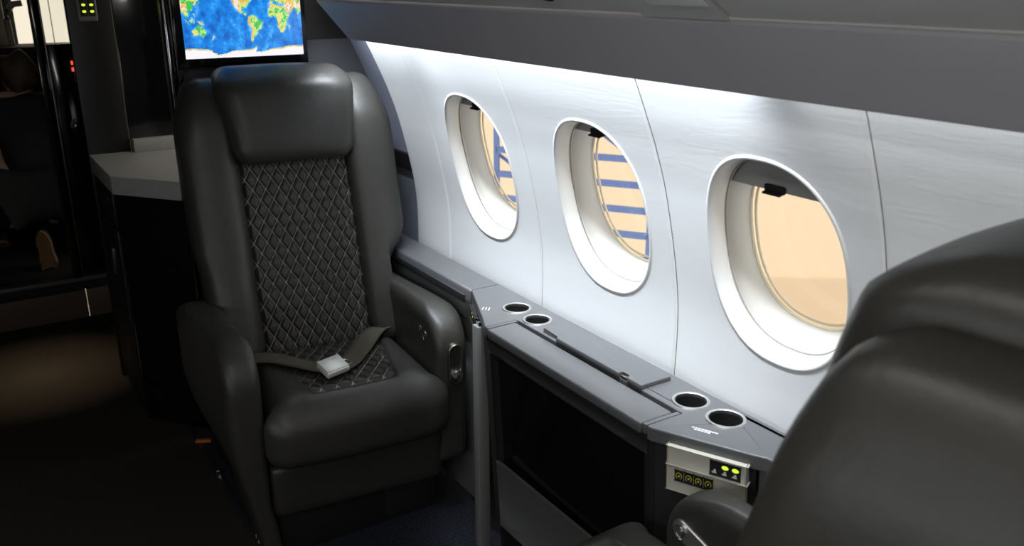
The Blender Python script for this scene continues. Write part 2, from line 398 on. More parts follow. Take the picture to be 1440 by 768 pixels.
def ring_strip(bm, loops):
    R = [[bm.verts.new(p) for p in lp] for lp in loops]; n = len(R[0])
    for a in range(len(R) - 1):
        for i in range(n): bm.faces.new((R[a][i], R[a][(i + 1) % n], R[a + 1][(i + 1) % n], R[a + 1][i]))
def oval3(yc, hw, hh, off, dz=0.0, e=2.35, curved=1.0):
    """oval on the wall surface (curved=1) or on its tangent plane (0), moved outward by off"""
    out = []
    for y, z in oval(yc, WZ, hw, hh, 96, e):
        tx = 1.130 - 0.247 * (z - WZ)
        x = tx + (wall_x(z) - tx) * curved
        p = Vector((x, y, z)) + NRM * off; p.z += dz; out.append(p)
    return out
def window(num, yc, shade_z):
    root = tag(empty('window_%d' % num, (1.13, yc, WZ)), None, None, None, 'structure')
    def P(o): o.matrix_parent_inverse = Matrix.Translation((-1.13, -yc, -WZ)); return o
    bm = bmesh.new()                                   # raised lip and straight reveal
    ring_strip(bm, [oval3(yc, WHW + .003, WHH + .003, .004), oval3(yc, WHW + .001, WHH + .001, -.0012), oval3(yc, WHW - .003, WHH - .003, -.0030),
                    oval3(yc, WHW - .006, WHH - .006, -.001), oval3(yc, WHW - .008, WHH - .008, .006), oval3(yc, WHW - .012, WHH - .012, .032, 0, 2.35, .7),
                    oval3(yc, WHW - .010, WHH - .010, .035, 0, 2.35, .6)])
    P(from_bm('window_frame', bm, 'reveal', root, angle=60))
    bm = bmesh.new(); add_tube(bm, oval3(yc, WHW - .0125, WHH - .0125, .035, 0, 2.35, .6), .0016, 6, True)
    P(from_bm('frame_seam', bm, 'shade', root))
    bm = bmesh.new()                                   # deeper funnel behind the shade slot
    ring_strip(bm, [oval3(yc, WHW + .014, WHH + .014, .056, 0, 2.35, .4), oval3(yc, WHW - .002, WHH - .004, .060, 0, 2.35, .3), oval3(yc, WHW - .016, WHH - .024, .078, 0, 2.35, 0),
                    oval3(yc, WHW - .024, WHH - .034, .092, 0, 2.35, 0)])
    P(from_bm('funnel', bm, 'funnel', root, angle=60))
    bm = bmesh.new()
    ring_strip(bm, [oval3(yc, WHW - .010, WHH - .010, .035, 0, 2.35, .6), oval3(yc, WHW + .013, WHH + .013, .036, 0, 2.35, .6), oval3(yc, WHW + .014, WHH + .014, .056, 0, 2.35, .4)])
    P(from_bm('shade_track', bm, 'reveal', root, angle=60))
    bm = bmesh.new()
    for hw, hh in ((WHW - .023, WHH - .033), (WHW - .029, WHH - .039)):
        add_tube(bm, oval3(yc, hw, hh, .090 if hw > WHW - .025 else .096, 0, 2.35, 0), .0028, 8, True)
    P(from_bm('pane_rim', bm, 'gasket', root))
    bm = bmesh.new(); lp = [bm.verts.new(p) for p in oval3(yc, WHW - .022, WHH - .032, .098, 0, 2.35, 0)]; bm.faces.new(lp)
    P(from_bm('outer_pane', bm, 'glass', root, smooth=False))
    # pull-down shade in its slot, with a finger tab on its lower edge
    bm = bmesh.new(); c = Vector((1.130, yc, WZ)) + NRM * .044; T = Vector((-.24, 0, .97)).normalized()
    top = WHH + .045; low = (shade_z - c.z) / T.z
    frame_box(bm, c + T * ((top + low) / 2), (0, 1, 0), T, NRM, .33, top - low, .003)
    sh = P(from_bm('shade', bm, 'shade', root, smooth=False))
    bm = bmesh.new()
    c = c + Vector((0, .018, 0))
    frame_box(bm, c + T * (low + .006) - NRM * .006, (0, 1, 0), T, NRM, .042, .014, .008, .003)
    frame_box(bm, c + T * (low + .001) - NRM * .013, (0, 1, 0), T, NRM, .038, .004, .010, .0015)
    from_bm('shade_handle', bm, 'black', sh)
    return root
window(1, WINY[0], 1.112); window(2, WINY[1], 1.114); window(3, WINY[2], 1.084)

# ------------------------------------------------------------------ valance, ceiling, shell
bm = bmesh.new()
vp = [((.932, 1.364), 2.447), ((.952, 1.2665), 2.275)]
pts = []
for (x, z), ye in (((.932, 1.3640), 2.447), ((.930, 1.3600), 2.44), ((.950, 1.2680), 2.277), ((.952, 1.2655), 2.272), ((.958, 1.2665), 2.272), ((.960, 1.272), 2.28), ((.945, 1.366), 2.447)):
    pts.append((bm.verts.new((x, ye, z)), bm.verts.new((x, -2.0, z))))
n = len(pts)
for i in range(n): bm.faces.new((pts[i][0], pts[(i + 1) % n][0], pts[(i + 1) % n][1], pts[i][1]))
bm.faces.new([p[0] for p in pts]); bm.faces.new([p[1] for p in pts][::-1])
tag(from_bm('trim_1', bm, 'valance', None, angle=30), 'dark grey valance panel running above the windows', None, None, 'structure')
tag(box('trim_2', .944, 1.03, -2.0, 2.30, 1.364, 1.372, 'reveal', None, .001), 'cove top closing the light trough', None, None, 'structure')
# overhead service panels
def oh(y0, y1, name, parent, lift=0.0):
    bm = bmesh.new(); g = .0015
    A = [(.929, 1.3690), (.925, 1.373), (.62, 1.560)]
    rows = [[bm.verts.new((x - lift * .5, y, z - lift)) for (x, z) in A] + [bm.verts.new((.64, y, 1.575)), bm.verts.new((.935, y, 1.385))] for y in (y0 + g, y1 - g)]
    k = len(rows[0])
    for i in range(k): bm.faces.new((rows[0][i], rows[0][(i + 1) % k], rows[1][(i + 1) % k], rows[1][i]))
    bm.faces.new(rows[0]); bm.faces.new(rows[1][::-1])
    return from_bm(name, bm, 'psu', parent, angle=30)
us = tag(empty('overhead_service_unit', (.92, 1.0, 1.37)), 'grey overhead service panel strip above the valance with pale light lens', 'overhead panel')
def keep(o, root):
    o.matrix_parent_inverse = root.matrix_basis.inverted(); return o
for a, b, l in ((1.066, 2.565, 0), (.886, 1.066, .004), (-2.0, .886, 0)): keep(oh(a, b, 'service_panel', us, l), us)
sl = Vector((-.305, 0, .187)).normalized(); sn = Vector((-.187, 0, -.305)).normalized()
bm = bmesh.new(); frame_box(bm, Vector((.9235, .955, 1.375)) + sl * .065 + sn * .004, (0, 1, 0), sl, sn, .118, .078, .006, .002)
keep(from_bm('light_lens', bm, 'light_lens', us), us)
bm = bmesh.new(); add_lathe(bm, [(.0, .002), (.026, .002), (.030, .004), (.030, -.004)], 28, axis_mtx(Vector((.925, 1.268, 1.373)) + sl * .058 + sn * .002, sn), cap=False)
keep(from_bm('air_vent', bm, 'black', us), us)
# lamp housing in the cove
tag(box('cove_light_housing', .968, 1.005, -1.9, 2.26, 1.340, 1.363, 'reveal', None, .002), 'thin white light strip housing hidden behind the valance', 'light')

def sheet(name, poly, y0, y1, m, label=None):
    bm = bmesh.new(); A = [bm.verts.new((x, y0, z)) for x, z in poly]; B = [bm.verts.new((x, y1, z)) for x, z in poly]
    for i in range(len(poly) - 1): bm.faces.new((A[i], A[i + 1], B[i + 1], B[i]))
    o = from_bm(name, bm, m, None); tag(o, label, None, None, 'structure'); return o
sheet('ceiling', [(.64, 1.57), (.45, 1.70), (.2, 1.86), (-.2, 1.88), (-.64, 1.70), (-.95, 1.42)], -2.02, 5.6, 'liner', 'dark cabin ceiling lining')
sheet('wall_left', [(-.95, 1.42), (-1.06, 1.24), (-1.15, .92), (-1.165, .7), (-1.13, .3), (-1.05, -.05)], -2.02, 5.6, 'dark_liner', 'dark cabin wall on the far side')
# unseen opposite windows, behind and beside the viewer; glowing panes added as fill light
for k in range(7):
    yc = -1.6 + .48 * k; root = tag(empty('window_%d' % (k + 4), (-1.125, yc, .96)), None, None, None, 'structure')
    loops = []
    for sc_, off in ((1.0, 0.0), (.985, .012), (.93, .010), (.92, -.012)):
        loops.append([(-1.125 + .2 * (z - WZ) * 1 + off + .006, y, z) for y, z in oval(yc, WZ, WHW * sc_, WHH * sc_)])
    bm = bmesh.new(); ring_strip(bm, loops); o = from_bm('window_frame', bm, 'reveal', root, angle=60); o.matrix_parent_inverse = root.matrix_basis.inverted()
    bm = bmesh.new(); bm.faces.new([bm.verts.new(p) for p in [(-1.125 + .2 * (z - WZ) + .010, y, z) for y, z in oval(yc, WZ, WHW * .93, WHH * .93)]])
    o = from_bm('daylit_pane', bm, 'fill_pane', root, smooth=False); o.matrix_parent_inverse = root.matrix_basis.inverted()
tag(box('wall_rear', -1.25, 1.25, -2.06, -2.0, -.05, 1.95, 'liner', None, 0), 'rear cabin bulkhead behind the viewer', None, None, 'structure')
# floor: aisle carpet and the navy strip by the seats
fl = tag(empty('floor', (0, 0, 0)), 'dark carpeted cabin floor', None, None, 'structure')
box('aisle_carpet', -1.2, .50, -2.0, 4.06, -.05, 0, 'aisle', fl, 0); box('seat_carpet', .50, 1.2, -2.0, 4.06, -.05, 0, 'carpet', fl, 0)
box('seat_rail', .503, .518, .2, 3.0, 0, .005, 'console_dark', fl, .001)

# ------------------------------------------------------------------ forward end: doorway, entry, galley wall, partition
wf = tag(empty('wall_front', (0, 4.06, 0)), 'black forward bulkhead with a doorway', None, None, 'structure')
def B(name, x0, x1, y0, y1, z0, z1, m, root, bev=.002): return keep(box(name, x0, x1, y0, y1, z0, z1, m, root, bev), root)
B('bulkhead_panel', -1.2, -.30, 4.05, 4.10, 0, 1.95, 'gloss', wf); B('header', -.30, .53, 4.05, 4.10, 1.62, 1.95, 'gloss', wf)
B('step_riser', -.30, .395, 4.052, 4.10, -.02, .125, 'riser', wf); B('step_riser', .40, .53, 4.056, 4.10, -.02, .125, 'riser', wf)
B('riser_shadow_gap', -.30, .53, 4.066, 4.10, .125, .172, 'black', wf)
B('threshold', -.30, .53, 4.035, 4.10, .172, .188, 'console', wf)
B('door_post', .358, .392, 4.04, 4.09, .188, 1.62, 'gloss', wf); B('post_edge', .392, .3975, 4.038, 4.09, .19, 1.62, 'brass', wf, .0005)
dr = tag(empty('door_1', (.45, 4.07, .19)), 'narrow black door leaf beside the doorway with glazed upper half', None, None, 'structure')
B('door_leaf', .3975, .49, 4.062, 4.082, .19, 1.168, 'gloss', dr); B('door_pane', .3975, .49, 4.07, 4.072, 1.168, 1.60, 'glass', dr, 0)
B('door_edge', .488, .53, 4.055, 4.09, .19, 1.62, 'gloss', dr)
bm = bmesh.new(); add_lathe(bm, [(.0, .016), (.008, .015), (.011, .010), (.016, .003), (.017, 0)], 20, axis_mtx((.455, 4.062, .835), (0, -1, 0)), cap=False)
frame_box(bm, (.452, 4.048, .85), (.3, 0, 1), (0, 1, 0), (1, 0, -.3), .034, .008, .008, .002)
lt = keep(from_bm('latch', bm, 'chrome', dr), dr)
for z in (1.092, 1.066): B('indicator_light', .478, .486, 4.056, 4.062, z - .008, z + .008, 'red_led', dr, .001)
# the entry beyond the doorway
en = tag(empty('wall_entry', (0, 5.2, 0)), 'dim entry space beyond the doorway with daylit panels', None, None, 'structure')
B('entry_floor', -1.0, 1.0, 4.10, 5.6, .13, .172, 'dark_liner', en, 0); B('entry_back', -1.2, 1.2, 5.45, 5.5, 0, 1.95, 'black', en, 0)
B('entry_side', .72, .76, 4.10, 5.45, .17, 1.95, 'black', en, 0); B('entry_counter', -.6, .72, 5.12, 5.45, .172, 1.092, 'black', en)
B('daylit_panel', .405, .50, 5.42, 5.44, 1.07, 1.70, 'cream_lit', en); B('daylit_panel', .530, .70, 5.42, 5.44, 1.07, 1.70, 'cream_lit', en)
B('panel_joint', .500, .530, 5.40, 5.44, 1.07, 1.70, 'black', en); B('panel_seam', .573, .577, 5.412, 5.424, 1.07, 1.70, 'brass', en, 0)
bm = bmesh.new()
add_tube(bm, [(.365, 5.30, 1.08), (.36, 5.30, 1.22), (.372, 5.30, 1.27), (.40, 5.30, 1.295), (.44, 5.30, 1.30)], .016, 12)
keep(from_bm('grey_post', bm, 'cream', en), en)
tag(box('curtain_panel', .24, .355, 5.36, 5.40, 1.07, 1.66, 'cream', None, .01), 'pale curtain edge at the left of the lit entry panel', 'curtain')

# galley wall along the aisle and behind the counter
wg = tag(empty('trim_3', (.53, 3.32, 0)), 'black galley cabinet wall beside the aisle', None, None, 'structure')
B('galley_side', .50, .53, 3.35, 4.05, 0, 1.95, 'gloss', wg); B('galley_face', .402, .5405, 3.318, 3.35, 0, 1.95, 'satin_black', wg); B('galley_face', .5435, 1.22, 3.322, 3.352, 0, 1.95, 'gloss', wg)
sp = tag(empty('switch_panel', (.462, 3.318, 1.35)), 'small grey switch panel with four lit yellow ovals on the black galley wall', 'switch panel')
keep(pad('switch_frame', .031, .005, .070, .014, (14, 2, 14), 'console_low', sp, fn=lambda x, y, z: (x + .4635, y * .5 + 3.3155, z + 1.354)), sp)
for xx in (.4545, .4785):
    B('switch_strip', xx - .0105, xx + .0105, 3.3105, 3.314, 1.300, 1.41, 'black', sp)
    for z in (1.3155, 1.3365):
        bm = bmesh.new(); add_lathe(bm, [(0, .002), (.8, .0015), (1, 0)], 16, axis_mtx((xx, 3.3105, z), (0, -1, 0)) @ Matrix.Diagonal((.0065, .0042, 1, 1)), cap=False)
        keep(from_bm('indicator_light', bm, 'led', sp), sp)

# partition behind the far seat that carries the screen
pt = tag(empty('wall_partition', (.85, 2.64, 0)), 'black partition behind the far seat', None, None, 'structure')
B('partition_panel', .585, 1.24, 2.62, 2.66, 0, 1.95, 'shell', pt, .004)
B('blue_grey_panel', .93, 1.24, 2.606, 2.621, .02, 1.246, 'blue_shaded', pt, .003)
B('edge_trim', .552, .5575, 2.60, 2.66, .5, 1.95, 'chrome', pt, .001); B('edge_strip', .5575, .572, 2.604, 2.66, .5, 1.95, 'gloss', pt, .001)
B('edge_trim', .572, .585, 2.60, 2.66, 1.253, 1.95, 'cream', pt, .001); B('edge_strip', .572, .585, 2.602, 2.66, .5, 1.253, 'gloss', pt, .001)

# ------------------------------------------------------------------ world map screen
def poly_in(x, y, P):
    c = False; j = len(P) - 1
    for i in range(len(P)):
        if (P[i][1] > y) != (P[j][1] > y) and x < (P[j][0] - P[i][0]) * (y - P[i][1]) / (P[j][1] - P[i][1]) + P[i][0]: c = not c
        j = i
    return c
LAND = [
 [(-17,15),(-16,24),(-10,31),(-6,35),(3,37),(10,37),(11,33),(20,31),(30,31),(33,29),(36,22),(39,16),(43,11),(51,12),(48,5),(41,-2),(39,-8),(40,-15),(35,-20),(35,-24),(32,-29),(26,-34),(19,-35),(17,-29),(12,-18),(13,-9),(9,-1),(9,4),(4,6),(-4,5),(-8,4),(-13,8)],
 [(-81,-5),(-79,0),(-77,7),(-72,12),(-62,10),(-52,5),(-50,0),(-40,-3),(-35,-7),(-39,-14),(-41,-22),(-48,-26),(-54,-34),(-58,-39),(-65,-42),(-67,-47),(-69,-52),(-68,-55),(-74,-52),(-75,-46),(-73,-38),(-71,-30),(-70,-19),(-76,-14)],
 [(-168,66),(-160,70),(-140,70),(-125,70),(-110,68),(-95,70),(-85,68),(-82,62),(-92,58),(-82,54),(-79,52),(-78,60),(-70,61),(-64,58),(-57,52),(-66,49),(-65,45),(-70,42),(-75,38),(-76,35),(-81,31),(-80,25),(-83,29),(-90,30),(-97,27),(-97,21),(-91,19),(-87,21),(-88,16),(-83,14),(-83,9),(-78,8),(-84,9),(-92,14),(-100,17),(-106,22),(-110,27),(-114,30),(-117,33),(-124,40),(-124,48),(-132,55),(-145,60),(-155,58),(-165,61)],
 [(-73,78),(-60,82),(-30,83),(-18,78),(-22,70),(-40,65),(-44,60),(-52,65),(-55,71)],
 [(-10,37),(-9,43),(-1,44),(-4,48),(4,52),(9,54),(8,57),(12,56),(20,54),(24,59),(30,60),(22,61),(21,65),(24,66),(17,61),(13,56),(6,58),(5,62),(14,68),(25,71),(40,67),(60,69),(75,72),(100,77),(115,74),(140,73),(160,70),(180,69),(190,66),(178,63),(163,60),(160,53),(156,58),(143,59),(136,54),(141,48),(132,43),(128,36),(126,35),(125,39),(121,40),(122,31),(119,25),(110,21),(106,19),(109,12),(105,9),(101,13),(100,8),(104,1),(99,8),(97,17),(91,22),(87,21),(80,15),(77,8),(73,17),(70,22),(66,25),(57,26),(52,28),(50,30),(56,26),(60,22),(55,17),(45,13),(42,17),(35,28),(35,36),(27,37),(26,40),(22,37),(19,42),(13,45),(18,40),(16,38),(9,44),(3,43),(0,39),(-5,36)],
 [(114,-22),(114,-34),(118,-35),(124,-33),(131,-31),(136,-35),(140,-38),(147,-39),(150,-37),(153,-30),(153,-25),(146,-19),(142,-11),(140,-17),(136,-15),(136,-12),(131,-12),(126,-14),(122,-18)],
 [(95,5),(98,4),(104,-3),(106,-6),(102,-4)],[(109,1),(110,-3),(115,-4),(118,1),(119,6),(116,7)],[(106,-6),(114,-8),(106,-8)],[(120,1),(124,1),(123,-5),(120,-5)],
 [(131,-1),(138,-2),(145,-4),(150,-10),(143,-9),(138,-8)],[(121,18),(122,14),(125,8),(126,12),(122,18)],
 [(173,-35),(178,-38),(175,-41),(172,-41)],[(167,-46),(172,-41),(174,-42),(170,-46)],[(44,-16),(50,-15),(47,-25),(44,-24)],
 [(130,31),(132,34),(140,36),(141,41),(145,44),(141,45),(139,38),(134,35)],[(-5,50),(1,51),(-2,56),(-5,58)],[(-24,65),(-14,65),(-16,66),(-22,66)],
 [(-120,70),(-100,74),(-85,73),(-70,68),(-65,62),(-75,64),(-90,70)],[(-85,22),(-78,22),(-75,20),(-80,22.5)],
]
ICE = [(-180,-84),(-150,-79),(-125,-73),(-100,-72),(-78,-72),(-66,-67),(-58,-64),(-60,-72),(-65,-78),(-45,-79),(-28,-76),(-10,-71),(20,-70),(50,-66.5),(80,-67),(110,-66),(140,-67),(165,-71),(168,-78),(180,-80),(180,-91),(-180,-91)]
def map_color(lon, lat):
    L0 = ((lon + 180) % 360) - 180
    n = noise.fractal(Vector((lon * .05, lat * .05, 1.7)), 1.0, 2.0, 6); n2 = noise.fractal(Vector((lon * .14, lat * .14, 5.1)), 1.0, 2.0, 4)
    jl, jt = L0 + n2 * 1.6, lat + n * 1.6
    if poly_in(jl, jt, ICE):
        k = min(abs(jt + 70) / 9.0, 1)
        if poly_in(jl, jt + 3.5, ICE) or n2 > -.05 and lat < -74: return (.86, .82, .86)
        return (.75, .45, .10) if n2 > 0 else (.55, .70, .25)
    for P in LAND:
        for q in (jl, jl + 360 if jl < -150 else jl):
            if poly_in(q, jt, P):
                h = n + n2 * .7
                if 62 < lat and -75 < L0 < -15: return (.86, .83, .86)
                mt = 0
                if -128 < L0 < -103 and 25 < lat < 62: mt = .8
                if -80 < L0 < -66 and lat < 8: mt = .7 * (1 - min(1, max(0, (L0 + 73 + (0 if lat < -20 else 2)) / 5)))
                if 68 < L0 < 105 and 27 < lat < 42: mt = 1.2
                if 12 < L0 < 36 and -33 < lat < -8: mt = .55
                if 34 < L0 < 60 and 5 < lat < 40: mt = .5
                if L0 > 90 and lat > 45: mt = max(mt, .35)
                t = h * .9 + mt
                if t > .95: return (.80, .70, .62)
                if t > .45: return (.78, .36 + .2 * n2, .06)
                if t > .12: return (.80, .66, .18)
                if t > -.15: return (.42, .74, .22)
                return (.05, .50, .10)
    near = 0
    for dx, dy in ((4, 0), (-4, 0), (0, 4), (0, -4), (7, 3), (-7, -3)):
        for P in LAND:
            if poly_in(jl + dx, jt + dy, P): near += 1; break
    ridge = max(0, 1 - abs(L0 + 25 + 12 * math.sin(lat * .05)) / 14 + n2 * .4) * .22 + max(0, 1 - abs(((L0 + 360) % 360) - 250 - 4 * math.sin(lat * .08)) / 16 + n2 * .4) * .18 * (lat < 15)
    t = max(0, min(1, .30 + n * .34 + near * .10 + ridge + max(0, n2) * .22))
    a, b, c = (.003, .07, .42), (.01, .26, .80), (.20, .65, .90)
    if t < .5: u = t * 2; return tuple(a[i] + (b[i] - a[i]) * u for i in range(3))
    u = t * 2 - 1; return tuple(b[i] + (c[i] - b[i]) * u for i in range(3))
tv = tag(empty('display_screen', (.764, 2.58, 1.2)), 'black framed flat screen showing a bright world map above the far seat', 'screen')
B('screen_frame', .572, .948, 2.583, 2.599, 1.180, 1.43, 'gloss', tv, .004)
B('screen_mount', .66, .88, 2.598, 2.6198, 1.22, 1.40, 'black', tv, .002)
bm = bmesh.new(); NX, NZ = 230, 135; x0, x1, z0, z1 = .5945, .9335, 1.2065, 1.4105
g = [[bm.verts.new((x0 + (x1 - x0) * i / NX, 2.5825, z0 + (z1 - z0) * k / NZ)) for k in range(NZ + 1)] for i in range(NX + 1)]
for i in range(NX):
    for k in range(NZ): bm.faces.new((g[i][k], g[i + 1][k], g[i + 1][k + 1], g[i][k + 1]))
lay = bm.loops.layers.float_color.new('map')
cols = {}
for i in range(NX + 1):
    for k in range(NZ + 1):
        cols[g[i][k]] = (*map_color(87 + 360 * i / NX, -90 + 180 * k / NZ), 1)
for f in bm.faces:
    for lp in f.loops: lp[lay] = cols[lp.vert]
ms = bpy.data.materials.new('map_screen'); ms.use_nodes = True; nt, N, L = nodes(ms); b = N['Principled BSDF']
b.inputs['Base Color'].default_value = (.01, .01, .01, 1); b.inputs['Roughness'].default_value = .3
at = N.new('ShaderNodeVertexColor'); at.layer_name = 'map'; L.new(at.outputs[0], b.inputs['Emission Color']); b.inputs['Emission Strength'].default_value = 1.12
keep(from_bm('screen_map', bm, ms, tv, smooth=False), tv)

# ------------------------------------------------------------------ pale counter on black cabinet
ct = tag(empty('counter_cabinet', (.40, 2.9, 0)), 'black cabinet with pale angled countertop beside the aisle behind the far seat', 'cabinet')
keep(prism('countertop', [(.402, 2.907), (.402, 3.318), (1.15, 3.318), (1.15, 2.70), (.565, 2.70), (.54, 2.736)], 'z', .782, .84, 'desk', ct, .003), ct)
keep(prism('cabinet_body', [(.412, 2.915), (.412, 3.312), (1.14, 3.312), (1.14, 2.71), (.575, 2.71), (.548, 2.745)], 'z', .0, .782, 'gloss', ct, .002), ct)
B('drawer_front', .4065, .412, 2.96, 3.30, .66, .775, 'shell', ct, .002); B('cabinet_door', .4065, .412, 2.96, 3.30, .04, .65, 'shell', ct, .002)
bm = bmesh.new(); frame_box(bm, (.402, 3.085, .52), (0, -.25, 1), (1, 0, 0), (0, 1, .25), .10, .010, .022, .003)
keep(from_bm('door_handle', bm, 'steel', ct), ct)
bm = bmesh.new(); frame_box(bm, (.402, 3.03, .745), (0, 1, 0), (1, 0, 0), (0, 0, 1), .018, .008, .014, .002); frame_box(bm, (.405, 3.12, .81), (0, 1, 0), (1, 0, 0), (0, 0, 1), .16, .004, .004)
keep(from_bm('latch', bm, 'black', ct), ct)
tag(box('backsplash_block', .546, 1.10, 3.28, 3.318, .84, .884, 'desk', None, .002), 'low pale upstand block on the back of the countertop', 'upstand')

# ------------------------------------------------------------------ side ledge and table console under the windows
cg = tag(empty('table_console', (1.06, 1.32, 0)), 'charcoal side console under the windows with four cup holders', 'console')
ZT = .660
OUT = [(1.15, 1.836), (1.066, 1.836), (1.060, 1.826), (.990, 1.660), (.967, 1.612), (.965, 1.604), (1.052, 1.604), (1.052, 1.046), (.965, 1.046), (.965, 1.036), (1.045, .872), (1.058, .850), (1.058, .30), (1.15, .30)]
CUPS = [(1.091, 1.664, .033), (1.089, 1.574, .032), (1.098, 1.073, .0335), (1.101, .986, .0345)]
keep(plate('console_top', OUT, [(x, y, r) for x, y, r in CUPS], ZT - .028, ZT, 'console', cg, .003), cg)
for cx, cy, r in CUPS:
    cup = empty('cup_holder', (cx, cy, ZT)); cup.parent = cg; cup.matrix_parent_inverse = cg.matrix_basis.inverted()
    lathe('cup_rim', [(r - .0035, -.006), (r - .0035, .0015), (r - .0018, .0026), (r + .002, .0022), (r + .0034, .0002)], 'steel', cup, 44, cap=False)
    lathe('cup_liner', [(0, -.075), (r - .008, -.075), (r - .004, -.066), (r - .0035, -.004)], 'black', cup, 40, cap=False)
# recessed frame, slot and lids
keep(plate('slot_floor', [(.967, 1.604), (1.052, 1.604), (1.052, 1.046), (.967, 1.046)], [], ZT - .034, ZT - .022, 'black', cg), cg)
keep(prism('table_lid', [(.962, 1.592), (1.040, 1.592), (1.040, 1.060), (.962, 1.060)], 'z', ZT - .024, ZT - .001, 'console', cg, .004), cg)
keep(prism('lid_end_strip', [(.9655, 1.0575), (1.048, 1.0575), (1.048, 1.048), (.9655, 1.048)], 'z', ZT - .02, ZT - .001, 'console', cg, .001), cg)
keep(prism('lid_end_strip', [(.9655, 1.6025), (1.048, 1.6025), (1.048, 1.594), (.9655, 1.594)], 'z', ZT - .02, ZT - .001, 'console', cg, .001), cg)
fd = keep(prism('flap_door', [(1.058, 1.505), (1.128, 1.505), (1.128, 1.160), (1.050, 1.160), (1.050, 1.205), (1.062, 1.205), (1.062, 1.228), (1.050, 1.228), (1.050, 1.445), (1.058, 1.445)], 'z', ZT - .001, ZT + .010, 'console', cg, .002), cg)
bm = bmesh.new(); frame_box(bm, (1.057, 1.2165, ZT + .004), (1, 0, 0), (0, 1, 0), (0, 0, 1), .010, .020, .004, .001)
keep(from_bm('flap_catch', bm, 'brass', cg), cg)
# body below: the face leans slightly outward towards the floor
def lean(x, y, z): return (x + (ZT - z) * .06, y, z)
def face_panel(name, p, q, z0, z1, th, m, bev=.002, proud=0.0):
    """upright slab between plan points p and q (front side towards the aisle)"""
    p, q = Vector((*p, 0)), Vector((*q, 0)); t = (q - p).normalized(); nrm = Vector((t.y, -t.x, 0))
    if nrm.x > 0: nrm = -nrm
    bm = bmesh.new(); c = (p + q) / 2 + Vector((0, 0, (z0 + z1) / 2)) - nrm * (th / 2 - proud)
    frame_box(bm, c, t, nrm, (0, 0, 1), (q - p).length, th, z1 - z0, bev)
    for v in bm.verts: v.co = Vector(lean(*v.co))
    return keep(from_bm(name, bm, m, cg), cg)
face_panel('side_post', (.985, 1.650), (.972, 1.604), .10, ZT - .028, .03, 'console_dark'); face_panel('side_post', (.972, 1.062), (.972, 1.036), .10, ZT - .028, .03, 'console_dark')
B('front_post', .984, 1.016, 1.672, 1.700, .0, ZT - .03, 'reading', cg, .004)
face_panel('corner_panel', (1.062, 1.832), (1.022, 1.740), .02, ZT - .028, .02, 'console_dark')
face_panel('recess_back', (.990, 1.605), (.990, 1.060), .10, ZT - .05, .01, 'gloss', .001)
face_panel('fascia', (.968, 1.604), (.968, 1.050), ZT - .062, ZT - .026, .02, 'console_dark')
face_panel('lower_panel', (.970, 1.604), (.970, 1.062), .115, .300, .008, 'console_low', .001); face_panel('toe_kick', (1.0, 1.66), (1.0, .9), 0, .12, .02, 'black')
face_panel('corner_panel', (.974, 1.036), (1.054, .868), .33, ZT - .028, .02, 'console_dark'); face_panel('corner_panel', (.974, 1.036), (1.054, .868), .02, .33, .02, 'console_low')
face_panel('side_panel', (1.058, .866), (1.058, .30), .02, ZT - .028, .02, 'console_low'); 
# control panel on the angled near corner
t = Vector((.080, -.168, 0)).normalized(); nn = Vector((t.y, -t.x, 0)); nn = -nn if nn.x > 0 else nn
p0 = Vector((.989, 1.003, 0))
def on_panel(s, z, d): return Vector(lean(*(p0 + t * s + Vector((0, 0, z)) + nn * d)))
cp = empty('control_panel', (0, 0, 0)); cp.parent = cg; keep(cp, cg)
def ctl(name, s0, s1, z0, z1, d0, d1, m, parent=None, bev=.001):
    bm = bmesh.new(); frame_box(bm, on_panel((s0 + s1) / 2, (z0 + z1) / 2, (d0 + d1) / 2), t, nn, (.06 * -1, 0, 1), s1 - s0, d1 - d0, z1 - z0, bev)
    return from_bm(name, bm, m, parent or cp)
ctl('panel_housing', -.004, .138, .602, .640, -.002, .016, 'beige', None, .003)
ctl('panel_plate', -.008, .136, .545, .602, -.002, .009, 'beige', None, .002)
ctl('display', .074, .128, .606, .635, .0155, .0175, 'black')
for k, s in enumerate((.083, .101, .119)):
    if k:
        bm = bmesh.new(); add_lathe(bm, [(0, .001), (.8, .0008), (1, 0)], 16, axis_mtx(on_panel(s, .626, .0175), nn) @ Matrix.Diagonal((.0062, .0042, 1, 1)), cap=False); from_bm('indicator_light', bm, 'led', cp)
    bm = bmesh.new(); frame_box(bm, on_panel(s, .615, .0177), t, nn, (0, 0, 1), .004, .0006, .007); frame_box(bm, on_panel(s - .001, .6125, .0177), t, nn, (0, 0, 1), .008, .0006, .003)
    from_bm('display_symbol', bm, 'light_lens', cp, smooth=False)
for s in (.0160, .0340, .0520, .0700):
    kb = ctl('selector_button', s - .0078, s + .0078, .568, .590, .008, .011, 'black', None, .002)
    bm = bmesh.new(); c = on_panel(s, .579, .0113); pth = []
    for k in range(15):
        a = math.radians(-50 + 280 * k / 14); pth.append(c + t * .0053 * math.cos(a) + Vector((-.06, 0, 1)) * .0064 * math.sin(a))
    add_tube(bm, pth, .0008, 6); add_lathe(bm, [(0, .0006), (.0018, .0004), (.002, 0)], 10, axis_mtx(c, nn), cap=False)
    o = from_bm('dial_mark', bm, 'arc', kb)
